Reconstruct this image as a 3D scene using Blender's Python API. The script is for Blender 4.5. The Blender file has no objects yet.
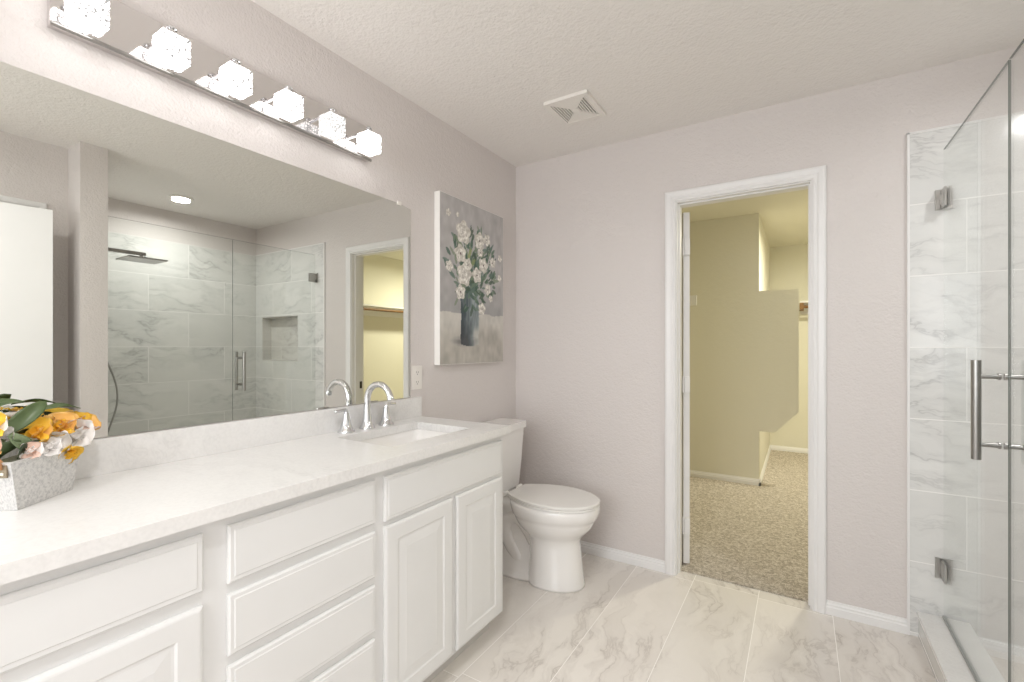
import bpy, bmesh, math, random
from mathutils import Vector, Matrix
random.seed(7)
SC = bpy.context.scene
COL = SC.collection

# ------------------------------------------------------------------ camera
cam_d = bpy.data.cameras.new('camera')
cam = bpy.data.objects.new('camera', cam_d)
COL.objects.link(cam)
cam.location = (1.6062, 0.0, 1.2485)
cam.rotation_euler = (math.pi / 2, 0, 0.5577)
cam_d.sensor_width = 36
cam_d.lens = 462.95 * 36 / 1024
cam_d.shift_y = 5.39 / 1024
cam_d.clip_start = 0.02
SC.camera = cam

# ------------------------------------------------------------------ world and exposure
w = bpy.data.worlds.new('world')
SC.world = w
w.use_nodes = True
w.node_tree.nodes['Background'].inputs[0].default_value = (0.80, 0.90, 1.0, 1)
w.node_tree.nodes['Background'].inputs[1].default_value = 1.0
SC.view_settings.view_transform = 'Standard'
SC.view_settings.look = 'None'
SC.view_settings.gamma = 1
SC.view_settings.use_curve_mapping = False
SC.view_settings.exposure = 0.0
try:
    SC.cycles.max_bounces = 12
    SC.cycles.diffuse_bounces = 7
    SC.cycles.glossy_bounces = 8
    SC.cycles.transparent_max_bounces = 24
except Exception:
    pass


def area(name, loc, rot, sx, sy, power, color=(1, 1, 1), shape='RECTANGLE', spread=180):
    d = bpy.data.lights.new(name, 'AREA')
    d.shape = shape
    d.size = sx
    if shape in ('RECTANGLE', 'ELLIPSE'):
        d.size_y = sy
    d.energy = power
    d.color = color
    d.spread = math.radians(spread)
    o = bpy.data.objects.new(name, d)
    COL.objects.link(o)
    o.location = loc
    o.rotation_euler = rot
    return o


# light added behind the camera, as if from an unseen made-up window
area('window_daylight', (1.05, -1.92, 1.45), (math.radians(90), 0, 0), 1.5, 1.3, 36, (0.95, 0.975, 1.0))
# recessed ceiling lamps: shower one seen, the two others unseen and added for light
DOWNLIGHTS = [((1.25, 0.15, 2.44), 11, (.985, .985, .99)), ((1.0, -1.1, 2.44), 11, (.985, .985, .99)),
              ((2.626, 1.747, 2.44), 10, (.985, .985, .985))]
for p_, e_, c_ in DOWNLIGHTS:
    area('ceiling_lamp_light', (p_[0], p_[1], p_[2] - 0.022), (0, 0, 0), 0.12, 0.12, e_, c_, 'DISK', 170)
area('closet_lamp_light', (2.1, 4.70, 2.33), (0, 0, 0), 0.26, 0.26, 40, (1, .96, .77), 'DISK')  # unseen lamp, added to give the closet its warm light


# ------------------------------------------------------------------ materials
def s2l(c):
    return tuple((x / 255 / 12.92 if x / 255 <= .04045 else ((x / 255 + .055) / 1.055) ** 2.4) for x in c) + (1,)


class NT:
    def __init__(self, name):
        self.m = bpy.data.materials.new(name)
        self.m.use_nodes = True
        self.t = self.m.node_tree
        self.b = self.t.nodes['Principled BSDF']
        self.out = self.t.nodes['Material Output']

    def n(self, typ, **kw):
        nd = self.t.nodes.new(typ)
        for k, v in kw.items():
            if k.startswith('i_'):
                nd.inputs[k[2:].replace('_', ' ')].default_value = v
            else:
                setattr(nd, k, v)
        return nd

    def l(self, a, b):
        self.t.links.new(a, b)

    def mixc(self, fac, a, b, mode='MIX'):
        m = self.n('ShaderNodeMix', data_type='RGBA', blend_type=mode)
        for sock, v in ((m.inputs[0], fac), (m.inputs[6], a), (m.inputs[7], b)):
            if hasattr(v, 'is_linked'):
                self.l(v, sock)
            else:
                sock.default_value = v
        return m.outputs[2]

    def ramp(self, fac, stops):
        r = self.n('ShaderNodeValToRGB')
        el = r.color_ramp.elements
        while len(el) < len(stops):
            el.new(.5)
        for e, (p, c) in zip(el, stops):
            e.position = p
            e.color = c if len(c) == 4 else tuple(c) + (1,)
        self.l(fac, r.inputs[0])
        return r.outputs[0]

    def bump(self, h, strength, dist=.01):
        b = self.n('ShaderNodeBump')
        b.inputs['Strength'].default_value = strength
        b.inputs['Distance'].default_value = dist
        self.l(h, b.inputs['Height'])
        self.l(b.outputs[0], self.b.inputs['Normal'])
        return b


def plain(name, rgb, rough=.5, metal=0, spec=.5, coat=0, noise=None):
    k = NT(name)
    k.b.inputs['Base Color'].default_value = s2l(rgb)
    k.b.inputs['Roughness'].default_value = rough
    k.b.inputs['Metallic'].default_value = metal
    k.b.inputs['Specular IOR Level'].default_value = spec
    k.b.inputs['Coat Weight'].default_value = coat
    g = k.n('ShaderNodeNewGeometry')
    nz = k.n('ShaderNodeTexNoise', i_Scale=(noise or 8.0), i_Detail=3.0)
    k.l(g.outputs['Position'], nz.inputs['Vector'])
    lo = tuple(x * .965 for x in s2l(rgb)[:3]) + (1,)
    k.l(k.mixc(nz.outputs[0], lo, s2l(rgb)), k.b.inputs['Base Color'])
    return k.m


def wall_paint(name, rgb, scale=85, strength=.35, rough=.55):
    k = NT(name)
    g = k.n('ShaderNodeNewGeometry')
    n1 = k.n('ShaderNodeTexNoise', i_Scale=float(scale), i_Detail=2.0, i_Roughness=.5)
    n2 = k.n('ShaderNodeTexNoise', i_Scale=float(scale) * .35, i_Detail=2.0)
    k.l(g.outputs['Position'], n1.inputs['Vector'])
    k.l(g.outputs['Position'], n2.inputs['Vector'])
    a = k.n('ShaderNodeMath', operation='ADD')
    k.l(n1.outputs[0], a.inputs[0])
    k.l(n2.outputs[0], a.inputs[1])
    k.b.inputs['Base Color'].default_value = s2l(rgb)
    k.b.inputs['Roughness'].default_value = rough
    k.bump(a.outputs[0], strength, .004)
    return k.m


def marble(k, vec, base, vein, scale=1.0, amt=.6, seed=None):
    """returns a colour socket: soft diagonal veins over a pale base"""
    v = vec
    if seed is not None:
        sc = k.n('ShaderNodeVectorMath', operation='SCALE')
        sc.inputs['Scale'].default_value = 37.0
        k.l(seed, sc.inputs[0])
        ad = k.n('ShaderNodeVectorMath', operation='ADD')
        k.l(vec, ad.inputs[0])
        k.l(sc.outputs[0], ad.inputs[1])
        v = ad.outputs[0]
    warp = k.n('ShaderNodeTexNoise', i_Scale=2.2 * scale, i_Detail=4.0, i_Roughness=.55)
    k.l(v, warp.inputs['Vector'])
    sub = k.n('ShaderNodeVectorMath', operation='MULTIPLY_ADD')
    k.l(warp.outputs['Color'], sub.inputs[0])
    sub.inputs[1].default_value = (.34, .34, .34)
    k.l(v, sub.inputs[2])
    mp = k.n('ShaderNodeMapping')
    mp.inputs['Rotation'].default_value = (0, 0, .6)
    mp.inputs['Scale'].default_value = (.75, 2.9, 1.0)
    k.l(sub.outputs[0], mp.inputs['Vector'])
    n = k.n('ShaderNodeTexNoise', i_Scale=2.6 * scale, i_Detail=7.0, i_Roughness=.6)
    k.l(mp.outputs[0], n.inputs['Vector'])
    # ridges: |n - .5|
    s = k.n('ShaderNodeMath', operation='SUBTRACT')
    k.l(n.outputs[0], s.inputs[0])
    s.inputs[1].default_value = .5
    ab = k.n('ShaderNodeMath', operation='ABSOLUTE')
    k.l(s.outputs[0], ab.inputs[0])
    thin = k.ramp(ab.outputs[0], [(0, (1, 1, 1)), (.022, (.35, .35, .35)), (.10, (0, 0, 0))])
    m2 = k.n('ShaderNodeTexNoise', i_Scale=1.7 * scale, i_Detail=3.0)
    k.l(v, m2.inputs['Vector'])
    mask = k.ramp(m2.outputs[0], [(.38, (0, 0, 0)), (.68, (1, 1, 1))])
    mul = k.n('ShaderNodeMath', operation='MULTIPLY')
    k.l(thin, mul.inputs[0])
    k.l(mask, mul.inputs[1])
    soft = k.ramp(n.outputs[0], [(.40, (0, 0, 0)), (.75, (.55, .55, .55))])
    mx = k.n('ShaderNodeMath', operation='MULTIPLY_ADD')
    k.l(soft, mx.inputs[0])
    mx.inputs[1].default_value = .45
    k.l(mul.outputs[0], mx.inputs[2])
    am = k.n('ShaderNodeMath', operation='MULTIPLY', use_clamp=True)
    k.l(mx.outputs[0], am.inputs[0])
    am.inputs[1].default_value = amt
    return k.mixc(am.outputs[0], s2l(base), s2l(vein))


def tile_mat(name, axes, off, bw, bh, base, vein, grout, rough=.12, scale=1.0, amt=.7, bumpy=.25, mortar=.0022):
    """rectangular tiles in running bond over world position; axes picks (long, short)"""
    k = NT(name)
    g = k.n('ShaderNodeNewGeometry')
    sp = k.n('ShaderNodeSeparateXYZ')
    k.l(g.outputs['Position'], sp.inputs[0])
    cb = k.n('ShaderNodeCombineXYZ')
    for i, ax in enumerate(axes):
        s = k.n('ShaderNodeMath', operation='SUBTRACT')
        k.l(sp.outputs[ax], s.inputs[0])
        s.inputs[1].default_value = off[i]
        k.l(s.outputs[0], cb.inputs[i])
    br = k.n('ShaderNodeTexBrick', offset=(.5 if bw < 1 else .02), offset_frequency=2, squash=1.0)
    br.inputs['Color1'].default_value = (0, 0, 0, 1)
    br.inputs['Color2'].default_value = (1, 1, 1, 1)
    br.inputs['Mortar'].default_value = (.5, .5, .5, 1)
    br.inputs['Scale'].default_value = 1.0
    br.inputs['Mortar Size'].default_value = mortar
    br.inputs['Mortar Smooth'].default_value = .1
    br.inputs['Bias'].default_value = 0
    br.inputs['Brick Width'].default_value = bw
    br.inputs['Row Height'].default_value = bh
    k.l(cb.outputs[0], br.inputs['Vector'])
    col = marble(k, cb.outputs[0], base, vein, scale, amt, seed=br.outputs['Color'])
    # small tone shift from tile to tile
    tone = k.ramp(br.outputs['Color'], [(0, (.955, .955, .95)), (1, (1, 1, 1))])
    col = k.mixc(1.0, col, tone, 'MULTIPLY')
    k.l(k.mixc(br.outputs['Fac'], col, s2l(grout)), k.b.inputs['Base Color'])
    rr = k.ramp(br.outputs['Fac'], [(0, (rough,) * 3), (1, (.7,) * 3)])
    k.l(rr, k.b.inputs['Roughness'])
    inv = k.n('ShaderNodeMath', operation='SUBTRACT')
    inv.inputs[0].default_value = 1
    k.l(br.outputs['Fac'], inv.inputs[1])
    k.bump(inv.outputs[0], bumpy, .002)
    return k.m


M = {}
M['wall'] = wall_paint('painted_plaster', (215, 209, 206), 120, .55)
M['ceiling'] = wall_paint('ceiling_texture', (234, 230, 226), 85, .8, .8)
M['closet_wall'] = wall_paint('closet_plaster', (222, 219, 204), 70, .2, .7)
M['trim'] = plain('white_trim_paint', (233, 232, 231), .35)
M['cabinet'] = plain('white_cabinet_paint', (224, 224, 223), .4)
M['toe'] = plain('toe_kick_paint', (205, 202, 198), .6)
M['porcelain'] = plain('glazed_porcelain', (240, 238, 235), .06, spec=.6, coat=.5)
M['seat'] = plain('seat_plastic', (238, 236, 232), .18)
M['chrome'] = plain('polished_chrome', (225, 226, 228), .06, 1)
M['hinge_metal'] = plain('satin_hinge_metal', (178, 176, 172), .3, 1)
M['nickel'] = plain('brushed_nickel', (165, 163, 160), .28, 1)
M['dark_metal'] = plain('dark_metal', (70, 66, 60), .4, .8)
M['dark'] = plain('dark_recess', (60, 57, 53), .8)
M['slot'] = plain('vent_recess', (58, 54, 50), .9)
M['plastic'] = plain('white_plastic', (235, 231, 225), .3)
M['wood'] = plain('brown_rod_wood', (128, 92, 48), .45)
M['gasket'] = plain('clear_seal', (150, 152, 150), .3)
M['canvas_edge'] = plain('canvas_edge_white', (243, 241, 236), .7)

k = NT('mirror_silver')
k.b.inputs['Metallic'].default_value = 1
k.b.inputs['Roughness'].default_value = 0.0
k.b.inputs['Base Color'].default_value = (.80, .81, .77, 1)
M['mirror'] = k.m
k = NT('plate_chrome')
k.b.inputs['Metallic'].default_value = 1
k.b.inputs['Roughness'].default_value = 0.09
k.b.inputs['Base Color'].default_value = (.74, .715, .71, 1)
M['plate'] = k.m

M['tile_back'] = tile_mat('marble_tile_facing_room', (0, 2), (2.187, .0145), .61, .3075, (228, 228, 226), (158, 158, 158), (240, 239, 237), .14, 1.1, .6)
M['tile_side'] = tile_mat('marble_tile_long_wall', (1, 2), (1.70, .0145), .61, .3075, (228, 228, 225), (156, 156, 154), (240, 239, 237), .14, 1.1, .65)
M['floor'] = tile_mat('floor_tile', (1, 0), (1.40, .2045), 1.22, .3055, (230, 225, 219), (156, 145, 138), (240, 237, 233), .22, 1.2, .6, .08, .0014)
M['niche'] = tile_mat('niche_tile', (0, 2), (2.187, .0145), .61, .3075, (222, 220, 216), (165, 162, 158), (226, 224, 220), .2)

k = NT('quartz')
g = k.n('ShaderNodeNewGeometry')
c = marble(k, g.outputs['Position'], (228, 227, 225), (190, 188, 186), 1.7, .30)
sp_ = k.n('ShaderNodeTexNoise', i_Scale=120.0, i_Detail=2.0)
k.l(g.outputs['Position'], sp_.inputs['Vector'])
c = k.mixc(1.0, c, k.ramp(sp_.outputs[0], [(.3, (.95, .95, .95)), (.6, (1, 1, 1))]), 'MULTIPLY')
k.l(c, k.b.inputs['Base Color'])
k.b.inputs['Roughness'].default_value = .3
M['quartz'] = k.m

k = NT('carpet_pile')
g = k.n('ShaderNodeNewGeometry')
n1 = k.n('ShaderNodeTexNoise', i_Scale=260.0, i_Detail=3.0, i_Roughness=.8)
n2 = k.n('ShaderNodeTexNoise', i_Scale=55.0, i_Detail=4.0, i_Roughness=.7)
for q in (n1, n2):
    k.l(g.outputs['Position'], q.inputs['Vector'])
a = k.n('ShaderNodeMath', operation='MULTIPLY_ADD')
k.l(n2.outputs[0], a.inputs[0])
a.inputs[1].default_value = .8
k.l(n1.outputs[0], a.inputs[2])
k.l(k.ramp(a.outputs[0], [(.62, s2l((138, 126, 112))), (.9, s2l((212, 200, 184))), (1.15, s2l((246, 238, 228)))]), k.b.inputs['Base Color'])
k.b.inputs['Roughness'].default_value = 1
k.b.inputs['Specular IOR Level'].default_value = .1
k.bump(a.outputs[0], 1.0, .012)
M['carpet'] = k.m

# thin clear glass: straight-through transmission plus mirror reflection by Fresnel
k = NT('clear_glass')
tr = k.n('ShaderNodeBsdfTransparent')
tr.inputs[0].default_value = (.972, .98, .975, 1)
gl = k.n('ShaderNodeBsdfGlossy')
gl.inputs['Roughness'].default_value = 0
gl.inputs['Color'].default_value = (1, 1, 1, 1)
lw = k.n('ShaderNodeLayerWeight')
lw.inputs[0].default_value = .5
pw = k.n('ShaderNodeMath', operation='POWER')
k.l(lw.outputs['Facing'], pw.inputs[0])
pw.inputs[1].default_value = 5.0
fr = k.n('ShaderNodeMath', operation='MULTIPLY_ADD')
k.l(pw.outputs[0], fr.inputs[0])
fr.inputs[1].default_value = .85
fr.inputs[2].default_value = .022
mx = k.n('ShaderNodeMixShader')
k.l(fr.outputs[0], mx.inputs[0])
k.l(tr.outputs[0], mx.inputs[1])
k.l(gl.outputs[0], mx.inputs[2])
k.l(mx.outputs[0], k.out.inputs[0])
M['glass'] = k.m
M['glass_edge'] = plain('glass_edge', (92, 98, 92), .2)


def crystal(name, lo, hi):
    k = NT(name)
    tc = k.n('ShaderNodeTexCoord')
    vo = k.n('ShaderNodeTexVoronoi', feature='DISTANCE_TO_EDGE', i_Scale=120.0)
    k.l(tc.outputs['Object'], vo.inputs['Vector'])
    e = k.ramp(vo.outputs[0], [(0, (lo,) * 3), (.07, (lo * 1.6,) * 3), (.16, (1, 1, 1))])
    st = k.n('ShaderNodeMath', operation='MULTIPLY')
    k.l(e, st.inputs[0])
    st.inputs[1].default_value = hi
    k.l(st.outputs[0], k.b.inputs['Emission Strength'])
    k.b.inputs['Emission Color'].default_value = (1, .98, .965, 1)
    k.b.inputs['Base Color'].default_value = (.35, .35, .35, 1)
    k.b.inputs['Roughness'].default_value = .1
    k.bump(vo.outputs[0], .5, .003)
    return k.m


M['crystal'] = crystal('lit_crackled_crystal', .012, 9.0)
M['crystal_dim'] = crystal('dim_crackled_crystal', .12, 1.5)


def emit(name, col, st):
    k = NT(name)
    k.b.inputs['Emission Color'].default_value = col + (1,)
    k.b.inputs['Emission Strength'].default_value = st
    return k.m


M['lamp'] = emit('lamp_lens', (1, .97, .93), 12)
M['lamp_warm'] = emit('warm_lamp_glass', (1, .92, .62), 6)  # glow of the unseen lamp added in the closet


def thing(name, label, cat, loc=(0, 0, 0), rotz=0, group=None):
    o = bpy.data.objects.new(name, None)
    o.empty_display_size = .05
    COL.objects.link(o)
    o.location = loc
    o.rotation_euler = (0, 0, rotz)
    o['label'] = label
    o['category'] = cat
    if group:
        o['group'] = group
    return o


def tag(o, label, cat, group=None):
    o['label'] = label
    o['category'] = cat
    if group:
        o['group'] = group
    return o


def obj(name, bm, mat, parent=None, smooth=False, label=None, bevel=0, seg=2):
    if bevel:
        es = [e for e in bm.edges if len(e.link_faces) == 2 and e.calc_face_angle(0) > .5]
        bmesh.ops.bevel(bm, geom=es, offset=bevel, segments=seg, profile=.5, affect='EDGES')
    bmesh.ops.recalc_face_normals(bm, faces=bm.faces)
    me = bpy.data.meshes.new(name)
    bm.to_mesh(me)
    bm.free()
    for m_ in (mat if isinstance(mat, (list, tuple)) else [mat]):
        me.materials.append(m_)
    if smooth:
        me.polygons.foreach_set('use_smooth', [True] * len(me.polygons))
        if smooth != 'all':
            me.set_sharp_from_angle(angle=math.radians(38))
    o = bpy.data.objects.new(name, me)
    COL.objects.link(o)
    if parent is not None:
        o.parent = parent
    if label:
        o['label'] = label
    return o


def struct(name, bm, mat, parent=None, label=None, bevel=0, smooth=False):
    o = obj(name, bm, mat, parent, smooth, None, bevel)
    if parent is None:
        o['kind'] = 'structure'
        if label:
            o['label'] = label
    return o


def box(bm, x0, x1, y0, y1, z0, z1, mi=0):
    v = [bm.verts.new((x, y, z)) for x in (x0, x1) for y in (y0, y1) for z in (z0, z1)]
    for f in ((0, 1, 3, 2), (4, 6, 7, 5), (0, 4, 5, 1), (2, 3, 7, 6), (0, 2, 6, 4), (1, 5, 7, 3)):
        bm.faces.new([v[i] for i in f]).material_index = mi
    return v


def B(*a):
    bm = bmesh.new()
    box(bm, *a)
    return bm


def prism(bm, pts, axis, a0, a1):
    """extrude a 2-D outline along axis (0,1,2) between a0 and a1"""
    def mk(p, a):
        q = list(p)
        q.insert(axis, a)
        return q
    r0 = [bm.verts.new(mk(p, a0)) for p in pts]
    r1 = [bm.verts.new(mk(p, a1)) for p in pts]
    n = len(pts)
    bm.faces.new(r0)
    bm.faces.new(r1[::-1])
    for i in range(n):
        bm.faces.new((r0[i], r0[(i + 1) % n], r1[(i + 1) % n], r1[i]))


def loft(bm, rings, cap=True):
    R = [[bm.verts.new(p) for p in r] for r in rings]
    for a_, b_ in zip(R, R[1:]):
        n = len(a_)
        for i in range(n):
            bm.faces.new((a_[i], a_[(i + 1) % n], b_[(i + 1) % n], b_[i]))
    if cap:
        bm.faces.new(R[0][::-1])
        bm.faces.new(R[-1])
    return R


def lathe(bm, prof, n=32, c=(0, 0, 0)):
    rings = []
    for r, z in prof:
        rings.append([(c[0] + r * math.cos(2 * math.pi * i / n), c[1] + r * math.sin(2 * math.pi * i / n), c[2] + z) for i in range(n)])
    loft(bm, rings)


def tube(bm, pts, rad, n=16):
    pts = [Vector(p) for p in pts]
    rad = rad if isinstance(rad, (list, tuple)) else [rad] * len(pts)
    rings = []
    up = None
    for i, p in enumerate(pts):
        t = (pts[min(i + 1, len(pts) - 1)] - pts[max(i - 1, 0)]).normalized()
        if up is None:
            up = Vector((0, 0, 1)) if abs(t.z) < .9 else Vector((0, 1, 0))
        a_ = t.cross(up).normalized()
        up = a_.cross(t).normalized()
        rings.append([p + (a_ * math.cos(2 * math.pi * j / n) + up * math.sin(2 * math.pi * j / n)) * rad[i] for j in range(n)])
    loft(bm, rings)


def wall_grid(bm, axis, a0, a1, us, vs, holes):
    """slab between a0 and a1 on axis, cut into cells; holes = (u0,u1,v0,v1)"""
    us = sorted(set(us) | {h[i] for h in holes for i in (0, 1)})
    vs = sorted(set(vs) | {h[i] for h in holes for i in (2, 3)})

    def solid(i, j):
        if i < 0 or j < 0 or i >= len(us) - 1 or j >= len(vs) - 1:
            return False
        cu, cv = (us[i] + us[i + 1]) / 2, (vs[j] + vs[j + 1]) / 2
        return not any(h[0] < cu < h[1] and h[2] < cv < h[3] for h in holes)
    cache = {}

    def V(i, j, s):
        key = (i, j, s)
        if key not in cache:
            q = [us[i], vs[j]]
            q.insert(axis, a0 if s == 0 else a1)
            cache[key] = bm.verts.new(q)
        return cache[key]
    for i in range(len(us) - 1):
        for j in range(len(vs) - 1):
            if not solid(i, j):
                continue
            for s in (0, 1):
                bm.faces.new((V(i, j, s), V(i + 1, j, s), V(i + 1, j + 1, s), V(i, j + 1, s)))
            for di, dj, p, q in ((-1, 0, (i, j), (i, j + 1)), (1, 0, (i + 1, j), (i + 1, j + 1)), (0, -1, (i, j), (i + 1, j)), (0, 1, (i, j + 1), (i + 1, j + 1))):
                if not solid(i + di, j + dj):
                    bm.faces.new((V(*p, 0), V(*q, 0), V(*q, 1), V(*p, 1)))


# ------------------------------------------------------------------ room shell
L = 2.622          # back wall (its room face)
H = 2.44
T = .115
XS = 3.11          # far shower wall
XR = 2.155         # right wall before the shower
YP0, YP1, XP = .953, 1.08, 1.952   # pier between entry wall and shower
YR = -1.9          # rear wall
DX0, DX1, DZ = 1.028, 1.650, 2.038  # closet doorway

struct('floor', B(-.12, 3.25, YR - .12, L + .06, -.1, 0), M['floor'], label='pale marble-look floor tiles')
struct('ceiling', B(-.12, 3.25, YR - .12, L + T, H, H + .1), M['ceiling'], label='lightly textured pale ceiling')
struct('wall_left', B(-.12, 0, YR - .12, L + T, 0, H), M['wall'], label='greige wall behind the mirror and vanity')
bm = bmesh.new()
wall_grid(bm, 1, L, L + T, [0, XS + .12], [0, H], [(DX0, DX1, -1, DZ), (2.39, 2.987, 1.105, 1.543)])
bmesh.ops.delete(bm, geom=[], context='VERTS')
struct('wall_back', bm, M['wall'], label='greige wall with the closet doorway')
struct('wall_right', B(XR, XR + .12, YR - .12, YP0, 0, H), M['wall'], label='greige wall with the entry door')
struct('wall_pier', B(XP, XS + .12, YP0, YP1, 0, H), M['wall'], label='narrow wall end beside the shower')
struct('wall_shower_side', B(XS, XS + .12, YP1, L + T, 0, H), M['wall'])
bm = bmesh.new()
wall_grid(bm, 1, YR - .12, YR, [-.12, XR + .12], [0, H], [(.3, 1.8, .8, 2.1)])
struct('wall_rear', bm, M['wall'])
# unseen window, added in the rear wall as a source of room light
w1 = bpy.data.objects.new('window_1', None)
COL.objects.link(w1)
w1['kind'] = 'structure'
bm = bmesh.new()
wall_grid(bm, 1, YR - .1, YR - .04, [.3, 1.8], [.8, 2.1], [(.36, 1.03, .86, 2.04), (1.07, 1.74, .86, 2.04)])
obj('window_frame', bm, M['trim'], w1)
obj('pane', B(.36, 1.74, YR - .075, YR - .069, .86, 2.04), M['glass'], w1)

# tile slabs inside the shower (back wall, long wall, pier side) with trim at the open edge
TT = .010
TZ = 2.167
bm = bmesh.new()
wall_grid(bm, 1, L - TT, L, [2.006, XS], [0, TZ], [(2.39, 2.987, 1.105, 1.543)])
struct('wall_shower_back', bm, M['tile_back'], label='marble-look tile panel on the back wall')
struct('wall_shower_long', B(XS - TT, XS, YP1 + TT, L - TT, 0, TZ), M['tile_side'])
struct('wall_shower_near', B(2.006, XS, YP1, YP1 + TT, 0, TZ), M['tile_back'])
bm = bmesh.new()
x0, x1, z0, z1, y0, y1 = 2.39, 2.987, 1.105, 1.543, L, L + .09
box(bm, x0, x1, y1 - .008, y1, z0, z1)
box(bm, x0, x0 + .008, L - TT, y1, z0, z1)
box(bm, x1 - .008, x1, L - TT, y1, z0, z1)
box(bm, x0, x1, L - TT, y1, z0, z0 + .008)
box(bm, x0, x1, L - TT, y1, z1 - .008, z1)
niche = struct('wall_niche', bm, M['niche'], label='recessed tiled shelf niche in the shower')
bm = bmesh.new()
box(bm, 1.998, 2.007, L - TT - .003, L, 0, TZ + .004)
box(bm, 1.998, XS, L - TT - .003, L, TZ, TZ + .006)
struct('trim_1', bm, M['trim'], label='white edge strip around the shower tile')
bm = bmesh.new()
box(bm, 1.998, 2.007, YP1, YP1 + TT + .003, 0, TZ + .004)
struct('trim_2', bm, M['trim'])
# shower floor pan
struct('floor_shower', B(2.19, XS - TT, YP1 + TT, L - TT, 0, .03), M['floor'])
bm = bmesh.new()
box(bm, 2.2, XS - TT, L - TT - .012, L - TT, .03, .062)
box(bm, 2.2, XS - TT, YP1 + TT, YP1 + TT + .012, .03, .062)
box(bm, XS - TT - .012, XS - TT, YP1 + TT, L - TT, .03, .062)
struct('baseboard_shower', bm, M['trim'], bevel=.003)

# baseboards with a moulded profile
BBP = [(0, 0), (.014, 0), (.014, .034), (.011, .039), (.011, .047), (.007, .052), (.005, .062), (0, .062)]


def baseboard(name, axis, wall, sign, a0, a1, m=None):
    bm = bmesh.new()
    if axis == 'x':
        prism(bm, [(wall + sign * d, z) for d, z in BBP], 0, a0, a1)
    else:
        prism(bm, [(wall + sign * d, z) for d, z in BBP], 1, a0, a1)
    struct(name, bm, m or M['trim'])


baseboard('baseboard_back', 'x', L, -1, 0, .973)
baseboard('baseboard_back_right', 'x', L, -1, 1.707, 1.998)
baseboard('baseboard_left', 'y', 0, 1, 1.72, L - .015)
baseboard('baseboard_right', 'y', XR, -1, .87, YP0)
baseboard('baseboard_right_rear', 'y', XR, -1, YR, .02)


# ------------------------------------------------------------------ closet beyond the doorway
CY = 4.68
FY = 6.38
CXR = 3.1
struct('floor_closet', B(.3, CXR + .12, L + .06, FY + .1, -.1, .006), M['carpet'], label='beige cut-pile carpet in the closet')
struct('ceiling_closet', B(.3, CXR + .12, L + T, FY + .1, H, H + .1), M['closet_wall'])
struct('wall_closet_left', B(.3, .42, L + T, CY, 0, H), M['closet_wall'])
struct('wall_closet_near', B(.3, 1.29, CY, FY + .1, 0, H), M['closet_wall'], label='closet wall block straight behind the doorway')
struct('wall_closet_far', B(1.29, CXR + .12, FY, FY + .1, 0, H), M['closet_wall'])
struct('wall_closet_right', B(CXR, CXR + .12, L + T, FY, 0, H), M['closet_wall'])
bm = bmesh.new()
prism(bm, [(1.29, .49), (1.412, .49), (1.592, .68), (1.592, 1.742), (1.29, 1.742)], 1, CY, CY + .06)
struct('wall_closet_wing', bm, M['closet_wall'], label='short projecting wall panel with a clipped lower corner')
struct('wall_closet_front', B(1.9, CXR, L + T, L + T + .01, 0, H), M['closet_wall'])
baseboard('baseboard_closet_near', 'x', CY, -1, .42, 1.304)
baseboard('baseboard_closet_block', 'y', 1.29, 1, CY - .014, FY)
baseboard('baseboard_closet_far', 'x', FY, -1, 1.29, CXR)
baseboard('baseboard_closet_right', 'y', CXR, -1, L + T, FY)
# cleat left
bm = B(.42, .765, CY - .02, CY, 1.64, 1.735)
tag(obj('wall_cleat', bm, M['trim'], bevel=.002), 'pale wooden cleat board on the closet wall beside the open door', 'cleat')


def closet_shelf(label, boxes_board, boxes_cleat, rod):
    t = thing('closet_shelf', label, 'shelf', rod[0], 0)
    inv = Matrix.Translation(-Vector(rod[0]))
    for nm, bx, mt in (('shelf_board', boxes_board, M['trim']), ('cleat', boxes_cleat, M['trim'])):
        bm = B(*bx)
        bm.transform(inv)
        obj(nm, bm, mt, t, bevel=.002)
    bm = bmesh.new()
    tube(bm, rod, .016)
    bm.transform(inv)
    obj('hanging_rod', bm, M['wood'], t, smooth=True, label='brown wooden hanging rod')
    return t, inv


t, inv = closet_shelf('white closet shelf with a brown hanging rod along the right closet wall',
                      (CXR - .30, CXR, L + T + .011, FY, 1.735, 1.755), (CXR - .02, CXR, L + T + .011, FY - .02, 1.64, 1.735),
                      [(CXR - .27, L + T + .02, 1.70), (CXR - .27, FY - .03, 1.70)])
t, inv = closet_shelf('white closet shelf end with a brown rod bracket on the far closet wall',
                      (1.60, CXR - .31, FY - .30, FY, 1.735, 1.755), (1.60, CXR - .31, FY - .02, FY, 1.62, 1.735),
                      [(1.63, FY - .27, 1.69), (CXR - .31, FY - .27, 1.69)])
bm = bmesh.new()
box(bm, 1.595, 1.635, FY - .31, FY - .02, 1.66, 1.734)
bm.transform(inv)
obj('bracket', bm, M['wood'], t, bevel=.004, label='brown rod bracket')

# unseen closet ceiling lamp, added to supply the warm light
for q, pos in enumerate([(2.1, 4.70, H)]):
    t = thing('closet_ceiling_lamp', 'round warm glass ceiling lamp inside the closet', 'ceiling lamp', pos)
    bm = bmesh.new()
    lathe(bm, [(.0, 0), (.15, 0), (.15, -.02), (.0, -.02)], 32)
    obj('base', bm, M['trim'], t, smooth=True)
    bm = bmesh.new()
    lathe(bm, [(.0, -.021), (.14, -.021), (.13, -.05), (.1, -.075), (.05, -.09), (.0, -.093)], 32)
    obj('lamp_shade', bm, M['lamp_warm'], t, smooth=True)

# ------------------------------------------------------------------ closet door casing, jamb and door
CW = .058
CASP = [(0, 0), (0, .012), (.008, .016), (.020, .014), (.028, .018), (.046, .020), (.054, .018), (CW, .012), (CW, 0)]


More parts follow.
